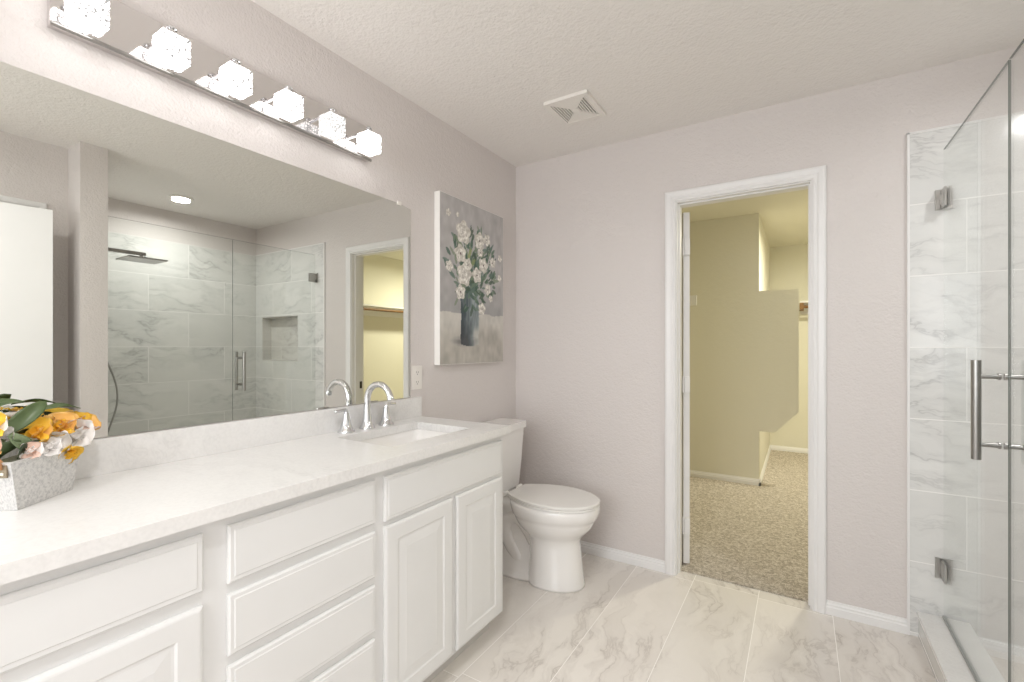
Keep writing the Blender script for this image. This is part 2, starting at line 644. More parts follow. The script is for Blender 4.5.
def casing(bm, axis, wall, sign, u0, u1, ztop):
    """mitred U of moulding: u0..u1 opening, profile measured outward"""
    path = [(u0, 0.0, -1, 0), (u0, ztop, -1, 1), (u1, ztop, 1, 1), (u1, 0.0, 1, 0)]
    rings = []
    for (u, z, du, dz) in path:
        ring = []
        for d, h in CASP:
            q = [u + du * d, z + dz * d]
            q.insert(axis, wall + sign * h)
            ring.append(tuple(q))
        rings.append(ring)
    loft(bm, rings)


bm = bmesh.new()
casing(bm, 1, L, -1, DX0, DX1, DZ)
casing(bm, 1, L + T, 1, DX0, DX1, DZ)
# jambs and stops
JT = .018
box(bm, DX0 - .001, DX0 + .006, L + .0005, L + T - .0005, 0, DZ - .0061)
box(bm, DX1 - .006, DX1 + .001, L + .0005, L + T - .0005, 0, DZ - .0061)
box(bm, DX0 - .001, DX1 + .001, L + .0005, L + T - .0005, DZ - .006, DZ + .001)
box(bm, DX0 + .0055, DX0 + .013, L + .03, L + .075, 0, DZ - .0065)
box(bm, DX1 - .013, DX1 - .0055, L + .03, L + .075, 0, DZ - .0065)
box(bm, DX0 + .0135, DX1 - .0135, L + .03, L + .075, DZ - .0125, DZ - .0055)
struct('trim_3', bm, M['trim'], label='white moulded casing around the closet doorway')
# strike plate on the right jamb
tag(obj('strike_plate', B(DX1 - .0078, DX1 - .0058, L + .077, L + .105, .885, .945), M['dark_metal'], bevel=.0006), 'small dark strike plate on the closet door jamb', 'strike plate')

# closet door, swung open into the closet past ninety degrees
d1 = bpy.data.objects.new('door_1', None)
COL.objects.link(d1)
d1['kind'] = 'structure'
d1.location = (DX0 + .014, L + T + .014, .012)
d1.rotation_euler = (0, 0, math.radians(119))
bm = B(.008, .590, -.035, 0, 0, 2.0)
leaf = obj('door_leaf', bm, M['trim'], d1, bevel=.002)
for hz in (.22, 1.02, 1.80):
    bm = bmesh.new()
    box(bm, -.012, .0085, -.030, -.002, hz - .045, hz + .045)
    tube(bm, [(-.004, .004, hz - .048), (-.004, .004, hz + .048)], .006, 10)
    obj('hinge', bm, M['trim'], d1, smooth=True)
for s in (-.035, 0):
    bm = bmesh.new()
    sg = -1 if s < 0 else 1
    lathe(bm, [(0, 0), (.028, 0), (.026, .006), (.011, .012), (.011, .03), (.022, .038), (.027, .05), (.022, .062), (0, .066)], 24)
    bm.transform(Matrix.Translation((.53, s, .95)) @ Matrix.Rotation(-sg * math.pi / 2, 4, 'X'))
    obj('door_knob', bm, M['nickel'], d1, smooth=True)

# ------------------------------------------------------------------ entry door in the right wall, ajar (seen in the mirror)
bm = bmesh.new()
casing(bm, 0, XR, -1, .06, .80, 2.026)
struct('trim_4', bm, M['trim'], label='white casing around the entry door')
d2 = bpy.data.objects.new('door_2', None)
COL.objects.link(d2)
d2['kind'] = 'structure'
d2.location = (XR - .022, .075, .012)
d2.rotation_euler = (0, 0, math.radians(12))
obj('door_leaf', B(-.035, 0, 0, .783, 0, 1.995), M['trim'], d2, bevel=.002)
bm = bmesh.new()
lathe(bm, [(0, 0), (.028, 0), (.026, .006), (.011, .012), (.011, .03), (.022, .038), (.027, .05), (.022, .062), (0, .066)], 24)
bm.transform(Matrix.Translation((-.035, .715, .89)) @ Matrix.Rotation(-math.pi / 2, 4, 'Y'))
obj('door_knob', bm, M['nickel'], d2, smooth=True)

# ------------------------------------------------------------------ vanity
XF = .508      # face frame plane
XD = .521      # door face plane
ZC = .873      # underside of the worktop


def panel(y0, y1, z0, z1, x, prof):
    bm = bmesh.new()
    rings = []
    for ins, d in prof:
        rings.append([(x + d, y0 + ins, z0 + ins), (x + d, y1 - ins, z0 + ins), (x + d, y1 - ins, z1 - ins), (x + d, y0 + ins, z1 - ins)])
    loft(bm, rings)
    return bm


P_DRAWER = [(0, -.0125), (0, -.005), (.004, -.0015), (.012, -.0015), (.014, 0)]
P_DOOR = [(0, -.0125), (0, -.004), (.005, -.001), (.009, 0), (.050, 0), (.055, -.0028), (.061, -.003), (.086, -.001), (.090, -.0005)]


def cabinet(label, y0, y1, loc_extra=0):
    t = thing('vanity_cabinet', label, 'cabinet', ((XF / 2), (y0 + y1) / 2, 0), 0, 'white vanity cabinets')
    inv = Matrix.Translation((-XF / 2, -(y0 + y1) / 2, 0))

    def add(nm, bm, mt, par=None, **kw):
        bm.transform(inv)
        return obj(nm, bm, mt, par or t, **kw)
    bm = bmesh.new()
    # open-topped carcass: sides, back, bottom, front frame
    box(bm, .002, XF - .02, y0, y0 + .016, .1, ZC)
    box(bm, .002, XF - .02, y1 - .016, y1, .1, ZC)
    box(bm, .002, .014, y0 + .016, y1 - .016, .1, ZC)
    box(bm, .014, XF - .02, y0 + .016, y1 - .016, .1, .116)
    box(bm, XF - .02, XF, y0, y1, .1, ZC)
    add('carcass', bm, M['cabinet'])
    add('toe_kick', B(.35, .435, y0, y1, 0, .1), M['toe'])
    return t, add


YS1, YS2, YE = .52, .985, 1.684
t, add = cabinet('white vanity cabinet under the flower planter with one wide drawer over a door', -.36, YS1)
add('drawer', panel(-.33, .493, .722, .846, XD, P_DRAWER), M['cabinet'])
add('door', panel(-.33, .07, .118, .692, XD, P_DOOR), M['cabinet'])
add('door', panel(.092, .493, .118, .692, XD, P_DOOR), M['cabinet'])
t, add = cabinet('white vanity drawer stack, middle unit with four flat drawer fronts', YS1, YS2)
for z0, z1 in ((.715, .846), (.552, .690), (.389, .529), (.118, .367)):
    add('drawer', panel(.544, .967, z0, z1, XD, P_DRAWER), M['cabinet'])
t, add = cabinet('white vanity sink cabinet nearest the toilet with two raised-panel doors', YS2, YE)
add('false_drawer_front', panel(1.005, 1.662, .706, .846, XD, P_DRAWER), M['cabinet'])
add('door', panel(1.005, 1.333, .112, .690, XD, P_DOOR), M['cabinet'])
add('door', panel(1.357, 1.662, .112, .690, XD, P_DOOR), M['cabinet'])

# worktop with sink cut-out and backsplash
CT0, CT1 = ZC, .905
SKX0, SKX1, SKY0, SKY1 = .125, .420, 1.127, 1.560
t = thing('worktop', 'long white quartz vanity worktop with matching backsplash', 'countertop', (.27, .65, CT0))
inv = Matrix.Translation((-.27, -.65, -CT0))
bm = bmesh.new()
wall_grid(bm, 2, CT0 + .0003, CT1, [.002, .540], [-.38, 1.70], [(SKX0, SKX1, SKY0, SKY1)])
bm.transform(inv)
obj('slab', bm, M['quartz'], t, bevel=.0025)
bm = B(.001, .021, -.38, 1.70, CT1 + .0002, 1.0)
bm.transform(inv)
obj('backsplash', bm, M['quartz'], t, bevel=.002)

# under-mount sink
t = thing('sink', 'white rectangular undermount sink set into the worktop', 'sink', ((SKX0 + SKX1) / 2, (SKY0 + SKY1) / 2, CT0 - .14))
inv = Matrix.Translation(-t.location)


def rrect(x0, x1, y0, y1, z, r, n=6):
    out = []
    for cx_, cy_, a0 in ((x1 - r, y1 - r, 0), (x0 + r, y1 - r, 90), (x0 + r, y0 + r, 180), (x1 - r, y0 + r, 270)):
        for i in range(n + 1):
            a_ = math.radians(a0 + 90 * i / n)
            out.append((cx_ + r * math.cos(a_), cy_ + r * math.sin(a_), z))
    return out


bm = bmesh.new()
e = .004
x0, x1, y0, y1 = SKX0 - e, SKX1 + e, SKY0 - e, SKY1 + e
zz = CT0 - .001
loft(bm, [rrect(x0 - .02, x1 + .02, y0 - .02, y1 + .02, zz - .012, .03),
          rrect(x0 - .02, x1 + .02, y0 - .02, y1 + .02, zz, .03),
          rrect(x0, x1, y0, y1, zz, .03),
          rrect(x0 + .004, x1 - .004, y0 + .004, y1 - .004, zz - .02, .03),
          rrect(x0 + .022, x1 - .022, y0 + .03, y1 - .03, zz - .085, .05),
          rrect(x0 + .045, x1 - .045, y0 + .06, y1 - .06, zz - .118, .06),
          rrect(x0 + .09, x1 - .09, y0 + .12, y1 - .12, zz - .127, .05),
          ], cap=False)
# bottom with drain and outer shell
bm.faces.new([v for v in bm.verts][-28:])
bm.transform(inv)
o = obj('basin', bm, M['porcelain'], t, smooth=True)
bm = bmesh.new()
lathe(bm, [(0, 0), (.022, 0), (.022, .003), (.016, .004), (.015, .002), (0, .002)], 24, ((SKX0 + SKX1) / 2, (SKY0 + SKY1) / 2, zz - .1268))
bm.transform(inv)
obj('drain', bm, M['chrome'], t, smooth=True)

# faucet: gooseneck spout and two lever handles
FX, FY_, FZ = .062, 1.327, CT1
t = thing('faucet', 'chrome gooseneck faucet with two lever handles behind the sink', 'faucet', (FX, FY_, FZ + .0003))


def bell(n=8, h=.078, r=.034):
    return [(0, 0), (r, 0), (r, .004), (r * .9, .009), (r * .74, .016), (r * .60, .03), (r * .5, .045), (r * .42, .06), (r * .40, h - .003), (0, h)]


bm = bmesh.new()
lathe(bm, [(0, 0), (.033, 0), (.033, .004), (.030, .010), (.0235, .02), (.020, .035), (.0175, .055), (.0155, .08), (.0142, .10), (0, .102)], 12)
obj('spout_base', bm, M['chrome'], t, smooth=True)
bm = bmesh.new()
pts, rad = [], []
R_ = .070
for i in range(4):
    pts.append((0, 0, .07 + i * .014)); rad.append(.0138)
for i in range(1, 25):
    a_ = math.pi - math.radians(166) * i / 24
    pts.append((R_ + R_ * math.cos(a_), 0, .117 + R_ * math.sin(a_))); rad.append(.0138 - .0018 * i / 24)
tube(bm, pts, rad, 18)
p_end = Vector(pts[-1]); dr = (p_end - Vector(pts[-2])).normalized()
tube(bm, [p_end - dr * .012, p_end - dr * .006, p_end + dr * .006, p_end + dr * .008], [.0116, .0138, .0138, .012], 18)
obj('spout', bm, M['chrome'], t, smooth=True)
for sgn in (-1, 1):
    bm = bmesh.new()
    lathe(bm, bell(), 12, (0, sgn * .105, 0))
    h = obj('handle_base', bm, M['chrome'], t, smooth=True)
    bm = bmesh.new()
    yb = sgn * .105
    tube(bm, [(0, yb, .074), (0, yb, .082), (0, yb + sgn * .003, .087), (0, yb + sgn * .012, .0895), (0, yb + sgn * .03, .0885), (0, yb + sgn * .052, .0875), (0, yb + sgn * .054, .0875)],
         [.0095, .0098, .009, .0066, .006, .0068, .004], 12)
    obj('lever', bm, M['chrome'], h, smooth=True)

# ------------------------------------------------------------------ mirror
t = thing('wall_mirror', 'large frameless mirror on the wall above the vanity', 'mirror', (0, .5, 1.003))
bm = bmesh.new()
MY0, MY1, MZ0, MZ1 = -.95, 1.641, 0.0, .918
yo = -.5
prism(bm, [(MY0 + yo, MZ0), (MY1 + yo, MZ0), (MY1 + yo, MZ1 - .012), (MY1 + yo - .07, MZ1), (MY0 + yo, MZ1)], 0, .0005, .005)
obj('glass_panel', bm, M['mirror'], t)
for yy in (1.565, -.3):
    bm = B(.0005, .009, yy + yo - .011, yy + yo + .011, MZ1 - .008, MZ1 + .008)
    obj('clip', bm, M['plastic'], t, bevel=.002)

# outlet beside the mirror
t = thing('wall_outlet', 'white duplex outlet plate on the wall between mirror and painting', 'outlet', (0, 1.684, 1.096))
bm = B(.0003, .006, -.035, .035, -.058, .058)
obj('plate', bm, M['plastic'], t, bevel=.0025)
for dz in (-.024, .024):
    bm = bmesh.new()
    loft(bm, [[(.0062, y, z + dz) for y, z in [(.017 * math.cos(a_), .0155 * math.sin(a_)) for a_ in [2 * math.pi * i / 20 for i in range(20)]]],
              [(.0085, y, z + dz) for y, z in [(.017 * math.cos(a_), .0155 * math.sin(a_)) for a_ in [2 * math.pi * i / 20 for i in range(20)]]]])
    r = obj('receptacle', bm, M['plastic'], t, smooth=True)
    bm = bmesh.new()
    box(bm, .0086, .0089, -.007, -.0052, dz - .002, dz + .006)
    box(bm, .0086, .0089, .0052, .007, dz - .002, dz + .006)
    box(bm, .0086, .0089, -.002, .002, dz - .010, dz - .006)
    obj('slot', bm, M['dark'], r)

# ------------------------------------------------------------------ vanity light bar
t = thing('vanity_light', 'chrome wall light bar with six crystal cube shades above the mirror', 'light fixture', (0, .90, 2.12))
bm = bmesh.new()
Y0, Y1, Z0, Z1 = .368 - .90, 1.375 - .90, 2.050 - 2.12, 2.190 - 2.12
box(bm, .0005, .026, Y0, Y1, Z0, Z1)
obj('back_plate', bm, M['plate'], t, bevel=.004)
bm = bmesh.new()
tube(bm, [(.030, Y0, Z0 + .002), (.030, Y1, Z0 + .002)], .006, 12)
obj('lower_rail', bm, M['nickel'], t, smooth=True)
ys = [.418, .600, .775, .952, 1.128, 1.304]
for i, y in enumerate(ys):
    y -= .90
    bm = bmesh.new()
    s = .034
    box(bm, -s, s, -s, s, -s - .002, s)
    sh = obj('crystal_shade', bm, M['crystal_dim'] if i == 4 else M['crystal'], t, bevel=.003)
    sh.location = (.100, y, 2.083 - 2.12)
    bm = bmesh.new()
    tube(bm, [(.026, y, .014), (.10, y, .014)], .006, 10)
    tube(bm, [(.10, y, -.003), (.10, y, .022)], .009, 12)
    lathe(bm, [(0, 0), (.013, 0), (.013, .004), (.006, .010), (0, .012)], 12, (.10, y, .022))
    obj('arm', bm, M['chrome'], t, smooth=True)

# ------------------------------------------------------------------ painting
PY0, PY1, PZ0, PZ1 = 1.815, 2.410, 1.153, 2.047
t = thing('canvas_painting', 'unframed canvas painting of white flowers in a grey-green vase', 'painting', (.002, (PY0 + PY1) / 2, PZ0))
bm = B(.0, .036, -(PY1 - PY0) / 2, (PY1 - PY0) / 2, 0, PZ1 - PZ0)
obj('canvas', bm, M['canvas_edge'], t, bevel=.002)
NYp, NZp = 150, 220
rnd = random.Random(11)
W_, H_ = PY1 - PY0, PZ1 - PZ0


def vnoise(x, y, s):
    def h(i, j):
        n = math.sin(i * 127.1 + j * 311.7 + s * 74.7) * 43758.5453
        return n - math.floor(n)
    i, j = math.floor(x), math.floor(y)
    fx, fy = x - i, y - j
    fx = fx * fx * (3 - 2 * fx); fy = fy * fy * (3 - 2 * fy)
    return (h(i, j) * (1 - fx) + h(i + 1, j) * fx) * (1 - fy) + (h(i, j + 1) * (1 - fx) + h(i + 1, j + 1) * fx) * fy


FL = [(2.011, 1.874, .046), (2.164, 1.855, .036), (2.235, 1.874, .025), (1.985, 1.754, .036), (2.019, 1.644, .046), (1.889, 1.673, .022),
      (2.199, 1.719, .032), (2.136, 1.654, .032), (2.296, 1.749, .022), (1.985, 1.544, .030), (2.244, 1.582, .023), (2.185, 1.465, .025),
      (2.373, 1.787, .015), (2.369, 1.666, .015), (2.274, 1.532, .015), (1.882, 1.955, .014), (1.96, 1.96, .010), (2.05, 1.70, .028), (2.17, 1.79, .02)]
leaves = []
for i in range(330):
    a_ = rnd.uniform(0, 2 * math.pi)
    rr_ = rnd.uniform(.02, .25)
    ly, lz = 2.10 + rr_ * .95 * math.cos(a_), 1.68 + rr_ * 1.0 * math.sin(a_)
    ang = math.atan2(lz - 1.55, ly - 2.08) + rnd.uniform(-.7, .7)
    leaves.append((ly, lz, ang, rnd.uniform(.014, .034), rnd.uniform(.005, .012), rnd.choice([(88, 112, 94), (66, 92, 78), (112, 132, 112), (96, 118, 108), (70, 88, 72), (128, 142, 118)])))
leaves += [(2.07, 1.77, 1.2, .03, .012, (150, 160, 105)), (2.10, 1.72, .9, .03, .012, (140, 152, 98)), (2.06, 1.74, 2.0, .02, .01, (160, 168, 120))]


def mix(a_, b_, f):
    return tuple(x + (y - x) * f for x, y in zip(a_, b_))


def paint(y, z):
    n = vnoise(y * 22, z * 22, 1) * .6 + vnoise(y * 60, z * 30, 2) * .4
    if z > 1.43 + .012 * (vnoise(y * 20, 1, 5) - .5):
        c_ = mix((166, 163, 162), (198, 195, 194), n)
        c_ = mix(c_, (142, 143, 143), .45 * max(0, min(1, (1.72 - z) / .25)) * (.4 + .6 * vnoise(y * 9, z * 7, 12)))
    else:
        lo_ = max(0, min(1, (1.40 - z + .10 * (vnoise(y * 7, z * 12, 13) - .5)) / .12))
        c_ = mix(mix((190, 187, 180), (220, 216, 208), n), mix((160, 156, 148), (200, 195, 186), n), lo_)
    # vase
    vy = (y - 2.07 + .008 * (vnoise(1, z * 40, 21) - .5)) / .083
    if 1.248 + .012 * vy * vy < z < 1.57 and abs(vy) < 1:
        sh = vnoise(y * 50, z * 14, 3) * .6 + vnoise(y * 90, z * 40, 31) * .4
        tv = .42 + .42 * vy + .75 * (sh - .5)
        c_ = mix(c_, mix((62, 74, 80), (176, 186, 186), min(1, max(0, tv))), .93)
        dk = max(0, min(1, (1.40 - z) / .10)) * max(0, min(1, (.35 - vy) / .6))
        c_ = mix(c_, (48, 50, 54), .6 * dk)
        lt = max(0, min(1, (1.37 - z) / .04)) * max(0, min(1, (vy - .25) / .3))
        c_ = mix(c_, (206, 202, 194), .7 * lt)
    # shadow strokes painted round the foot of the vase
    d = math.hypot((y - 2.03) / .15, (z - 1.275) / .035)
    if d < 1:
        c_ = mix(c_, (82, 82, 84), .75 * (1 - d) * (.3 + vnoise(y * 30, z * 90, 8)))
    # leaves
    for ly, lz, an, la, lb, lc in leaves:
        dy, dz = y - ly, z - lz
        if abs(dy) > .045 or abs(dz) > .045:
            continue
        u_ = dy * math.cos(an) + dz * math.sin(an)
        v_ = -dy * math.sin(an) + dz * math.cos(an)
        if (u_ / la) ** 2 + (v_ / lb) ** 2 < 1:
            c_ = mix(c_, lc, .75)
    # flowers
    for fy, fz, fr_ in FL:
        dy, dz = y - fy, z - fz
        fr_ = fr_ * 1.32
        r_ = math.hypot(dy, dz)
        if r_ > fr_ * 1.3:
            continue
        th = math.atan2(dz, dy)
        edge = fr_ * (1 + .13 * math.cos(5 * th + fy * 40))
        if r_ < edge:
            sh = vnoise(th * 2.4 + fy * 90, r_ * 130, 4) * .6 + vnoise(y * 150, z * 150, 6) * .4
            sh = min(1, max(0, (sh - .25) * 1.9))
            c_ = mix((190, 185, 176), (250, 247, 240), sh)
            if r_ > edge * .85:
                c_ = mix(c_, (205, 198, 186), .4)
            if r_ < fr_ * .14 and fr_ < .055:
                c_ = (110, 96, 96)
    return c_


bm = bmesh.new()
cl = bm.loops.layers.float_color.new('paint')
G = [[bm.verts.new((.0364, -W_ / 2 + .002 + (W_ - .004) * i / NYp, .002 + (H_ - .004) * j / NZp)) for j in range(NZp + 1)] for i in range(NYp + 1)]
CC = [[s2l(paint(PY0 + W_ * i / NYp, PZ0 + H_ * j / NZp)) for j in range(NZp + 1)] for i in range(NYp + 1)]
for i in range(NYp):
    for j in range(NZp):
        f = bm.faces.new((G[i][j], G[i + 1][j], G[i + 1][j + 1], G[i][j + 1]))
        for lp, (a_, b_) in zip(f.loops, ((i, j), (i + 1, j), (i + 1, j + 1), (i, j + 1))):
            lp[cl] = CC[a_][b_]
k = NT('oil_paint')
at_ = k.n('ShaderNodeVertexColor', layer_name='paint')
k.l(at_.outputs[0], k.b.inputs['Base Color'])
k.b.inputs['Roughness'].default_value = .6
g = k.n('ShaderNodeNewGeometry')
nz = k.n('ShaderNodeTexNoise', i_Scale=160.0, i_Detail=3.0)
k.l(g.outputs['Position'], nz.inputs['Vector'])
k.bump(nz.outputs[0], .3, .002)
obj('painted_face', bm, k.m, t, label='painted bouquet of white flowers')

# ------------------------------------------------------------------ ceiling vent
VX0, VX1, VY0, VY1 = .54, .766, 2.0, 2.255
cx_, cy_ = (VX0 + VX1) / 2, (VY0 + VY1) / 2
hx, hy = (VX1 - VX0) / 2, (VY1 - VY0) / 2
t = thing('ceiling_vent', 'white square ceiling exhaust vent with slotted grille', 'vent', (cx_, cy_, H))
bm = bmesh.new()
wall_grid(bm, 2, -.016, -.0005, [-hx, hx], [-hy, hy], [(-hx + .024, hx - .024, -hy + .024, hy - .024)])
obj('frame', bm, M['plastic'], t, bevel=.003)
ix, iy = hx - .024, hy - .024
obj('recess', B(-ix, ix, -iy, iy, -.006, -.003), M['slot'], t)
bm = bmesh.new()
for s in (-1, 1):      # two plain triangular fields
    prism(bm, [(-ix, s * iy), (ix, s * iy), (.008, s * .01), (-.008, s * .01)], 2, -.014, -.006)
ns = 6
for s in (-1, 1):
    for q in range(ns):
        xx = .012 + (ix - .012) * (q + .5) / ns
        hl = iy * xx / ix
        wd = (ix - .012) / ns * .24
        box(bm, min(s * (xx - wd), s * (xx + wd)), max(s * (xx - wd), s * (xx + wd)), -hl, hl, -.013, -.006)
lathe(bm, [(0, -.006), (.018, -.006), (.018, -.015), (0, -.016)], 16)
obj('grille', bm, M['plastic'], t)

# ------------------------------------------------------------------ recessed ceiling lamps (shower lamp seen, other two added unseen)
names = ['recessed round ceiling lamp over the vanity, in front of the mirror', 'recessed round ceiling lamp nearest the rear window', 'recessed round ceiling lamp lit inside the shower']
for (p_, e_, c_), lb in zip(DOWNLIGHTS, names):
    t = thing('recessed_lamp', lb, 'ceiling lamp', p_)
    bm = bmesh.new()
    lathe(bm, [(.062, -.0004), (.085, -.0004), (.083, -.006), (.064, -.010), (.062, -.0004)], 32)
    obj('trim_ring', bm, M['plastic'], t, smooth=True)
    bm = bmesh.new()
    lathe(bm, [(0, -.0005), (.061, -.0005), (.061, -.004), (0, -.005)], 32)
    obj('lens', bm, M['lamp'], t, smooth=True)

# ------------------------------------------------------------------ shower enclosure
GX0, GX1 = 2.112, 2.120
t = thing('shower_curb', 'pale quartz-topped shower curb under the glass', 'curb', (2.115, 1.85, 0))
bm = B(-.08, .075, YP1 + TT - 1.85, L - TT - 1.85, 0, .092)
obj('curb_body', bm, M['tile_side'], t)
bm = B(-.085, .081, YP1 + TT - 1.85, L - TT - 1.85, .0925, .11)
obj('curb_cap', bm, M['quartz'], t, bevel=.002)

t = thing('fixed_glass_panel', 'fixed clear glass shower panel nearer the camera', 'glass panel', (2.116, 1.48, .11))
y0, y1 = YP1 + TT + .003, 1.881
bm = B(-.003, .003, y0 - 1.48, y1 - 1.48, .004, 1.962)
obj('glass', bm, M['glass'], t)
bm = bmesh.new()
box(bm, -.0031, .0031, y0 - 1.48, y1 - 1.48, 1.962, 1.9627)
obj('polished_edge', bm, M['glass_edge'], t)
bm = bmesh.new()
box(bm, -.009, .009, y0 - 1.48, y1 - 1.48, .0002, .0035)
obj('channel', bm, M['chrome'], t)

t = thing('glass_shower_door', 'hinged clear glass shower door with a bar handle', 'shower door', (2.116, 2.60, .11))
y0, y1 = 1.887, 2.600
bm = B(-.003, .003, y0 - 2.6, y1 - 2.6, .012, 1.962)
obj('glass', bm, M['glass'], t)
bm = bmesh.new()
box(bm, -.0031, .0031, y0 - 2.6 - .0010, y0 - 2.6, .012, 1.962)
box(bm, -.0031, .0031, y0 - 2.6, y1 - 2.6, 1.962, 1.9627)
obj('polished_edge', bm, M['glass_edge'], t)
bm = B(-.006, .006, y0 - 2.6, y1 - 2.6, .0015, .0118)
obj('bottom_seal', bm, M['gasket'], t)
for hz in (.315 - .11, 1.865 - .11):
    bm = bmesh.new()
    for s in (-1, 1):
        box(bm, min(s * .0045, s * .011), max(s * .0045, s * .011), -.060, -.005, hz - .038, hz + .038)
    h = obj('hinge', bm, M['hinge_metal'], t, bevel=.0015)
    bm = B(-.028, .028, .003, .0115, hz - .042, hz + .042)
    obj('wall_plate', bm, M['hinge_metal'], h, bevel=.002)
    bm = B(-.012, .012, -.022, .003, hz - .022, hz + .022)
    obj('knuckle', bm, M['hinge_metal'], h, bevel=.002)
hy_ = 1.944 - 2.6
bm = bmesh.new()
for s in (-1, 1):
    xx = s * .057
    tube(bm, [(xx, hy_, .905 - .11), (xx, hy_, 1.207 - .11)], .0118, 20)
    for zz in (.952, 1.158):
        tube(bm, [(s * .004, hy_, zz - .11), (s * .048, hy_, zz - .11)], .0075, 14)
        tube(bm, [(s * .004, hy_, zz - .11), (s * .010, hy_, zz - .11)], .0105, 16)
obj('bar_handle', bm, M['nickel'], t, smooth=True, label='long brushed steel bar handle on both sides of the glass')

# rain shower head and hand-shower hose on the pier side wall
t = thing('rain_shower_head', 'square rain shower head on a straight chrome arm', 'shower head', (2.6, YP1 + TT, 1.935))
bm = bmesh.new()
box(bm, -.014, .014, .004, .41, -.006, .018)
obj('arm', bm, M['nickel'], t, bevel=.002)
bm = bmesh.new()
box(bm, -.03, .03, .0004, .007, -.024, .036)
obj('flange', bm, M['nickel'], t, bevel=.002)
bm = bmesh.new()
tube(bm, [(0, .385, -.006), (0, .385, -.03)], .012, 14)
obj('swivel', bm, M['nickel'], t, smooth=True)
bm = B(-.12, .12, .27, .51, -.042, -.032)
obj('head_plate', bm, M['nickel'], t, bevel=.002)
t = thing('hand_shower', 'chrome slide bar with a grey hose on the long shower wall', 'hand shower', (XS - TT, 1.33, .9), math.pi / 2)
bm = bmesh.new()
tube(bm, [(0, .045, 0), (0, .045, .65)], .010, 14)
for zz in (.02, .63):
    tube(bm, [(0, .0004, zz), (0, .045, zz)], .009, 12)
obj('slide_bar', bm, M['nickel'], t, smooth=True)
bm = bmesh.new()
pts = []
for i in range(41):
    f = i / 40
    pts.append((.02 + .02 * f + .105 * math.sin(math.pi * f) * math.sin(math.pi * f), .06 + .02 * math.sin(math.pi * f), .46 - 1.0 * f))
tube(bm, pts, .0065, 10)
obj('hose', bm, M['nickel'], t, smooth=True)
bm = bmesh.new()
tube(bm, [(.02, .065, .46), (.02, .075, .55), (.02, .085, .60)], [.010, .012, .014], 14)
tube(bm, [(.02, .075, .615), (.02, .12, .60)], [.035, .038], 20)
obj('spray_handle', bm, M['nickel'], t, smooth=True)

# ------------------------------------------------------------------ toilet
TY = 2.224
t = thing('toilet', 'white two-piece elongated toilet with closed lid beside the vanity', 'toilet', (.35, TY, 0))


def egg(x0, x1, hw, z, n=48, back=0.55, p=2.3, wide=.42):
    """plan outline: blunt at the back (x0), rounded at the front (x1)"""
    out = []
    xm = x0 + (x1 - x0) * wide
    for i in range(n):
        a_ = 2 * math.pi * i / n
        c_, s_ = math.cos(a_), math.sin(a_)
        if c_ >= 0:
            X = xm + (x1 - xm) * c_
            Y = hw * math.copysign(abs(s_), s_)
        else:
            X = xm + (xm - x0) * math.copysign(abs(c_) ** (2 / 3.2), c_)
            Y = hw * math.copysign(abs(s_) ** (2 / p), s_) * (1 - (1 - back) * ((xm - X) / (xm - x0)) ** 2)
        out.append((X - .35, Y, z))
    return out


bm = bmesh.new()
S = [  # z, x0, x1, hw
    (0.0, .345, .655, .128), (.012, .345, .655, .128), (.05, .35, .648, .123), (.12, .355, .640, .117), (.20, .355, .632, .112),
    (.240, .35, .630, .114), (.262, .335, .645, .128), (.285, .31, .668, .146), (.312, .285, .692, .162), (.34, .27, .706, .172), (.358, .26, .714, .177), (.364, .255, .722, .183),
    (.40, .245, .735, .188), (.418, .242, .736, .187), (.424, .246, .732, .182)]
loft(bm, [egg(a_, b_, c_, z, back=.8) for z, a_, b_, c_ in S])
obj('bowl', bm, M['porcelain'], t, smooth='all')
# foot and trapway
bm = bmesh.new()
loft(bm, [egg(.10, .50, .112, 0, back=.85), egg(.10, .50, .112, .016, back=.85), egg(.12, .45, .085, .04, back=.8), egg(.14, .42, .045, .08, back=.8), egg(.16, .40, .03, .2, back=.8), egg(.12, .42, .06, .35, back=.8), egg(.06, .44, .11, .385, back=.9), egg(.045, .42, .118, .418, back=.9)])
obj('foot', bm, M['porcelain'], t, smooth='all')
bm = bmesh.new()
tw = [(.40, 0, .20), (.37, 0, .25), (.32, 0, .30), (.265, 0, .315), (.215, 0, .29), (.19, 0, .24), (.20, 0, .18), (.235, 0, .13), (.27, 0, .09), (.28, 0, .04), (.28, 0, .0)]
tube(bm, [(x - .35, y, z) for x, y, z in tw], [.07, .072, .07, .064, .058, .055, .053, .053, .053, .053, .053], 24)
obj('trapway', bm, M['porcelain'], t, smooth=True)


def lidshape(z, g=0):
    x0, x1, xm, hb, hm = .250 - g * .4, .733 + g, .48, .092 + g, .180 + g
    half = []
    n = 16
    for i in range(n + 1):
        f = i / n
        half.append((x0 + (xm - x0) * f, hb + (hm - hb) * math.sin(f * math.pi / 2) ** .85))
    for i in range(1, 21):
        q = math.pi / 2 * i / 20
        half.append((xm + (x1 - xm) * math.sin(q), hm * math.cos(q) ** .93 if i < 20 else 0))
    ring = [(x - .35, y, z) for x, y in half] + [(x - .35, -y, z) for x, y in half[-2::-1]]
    return ring


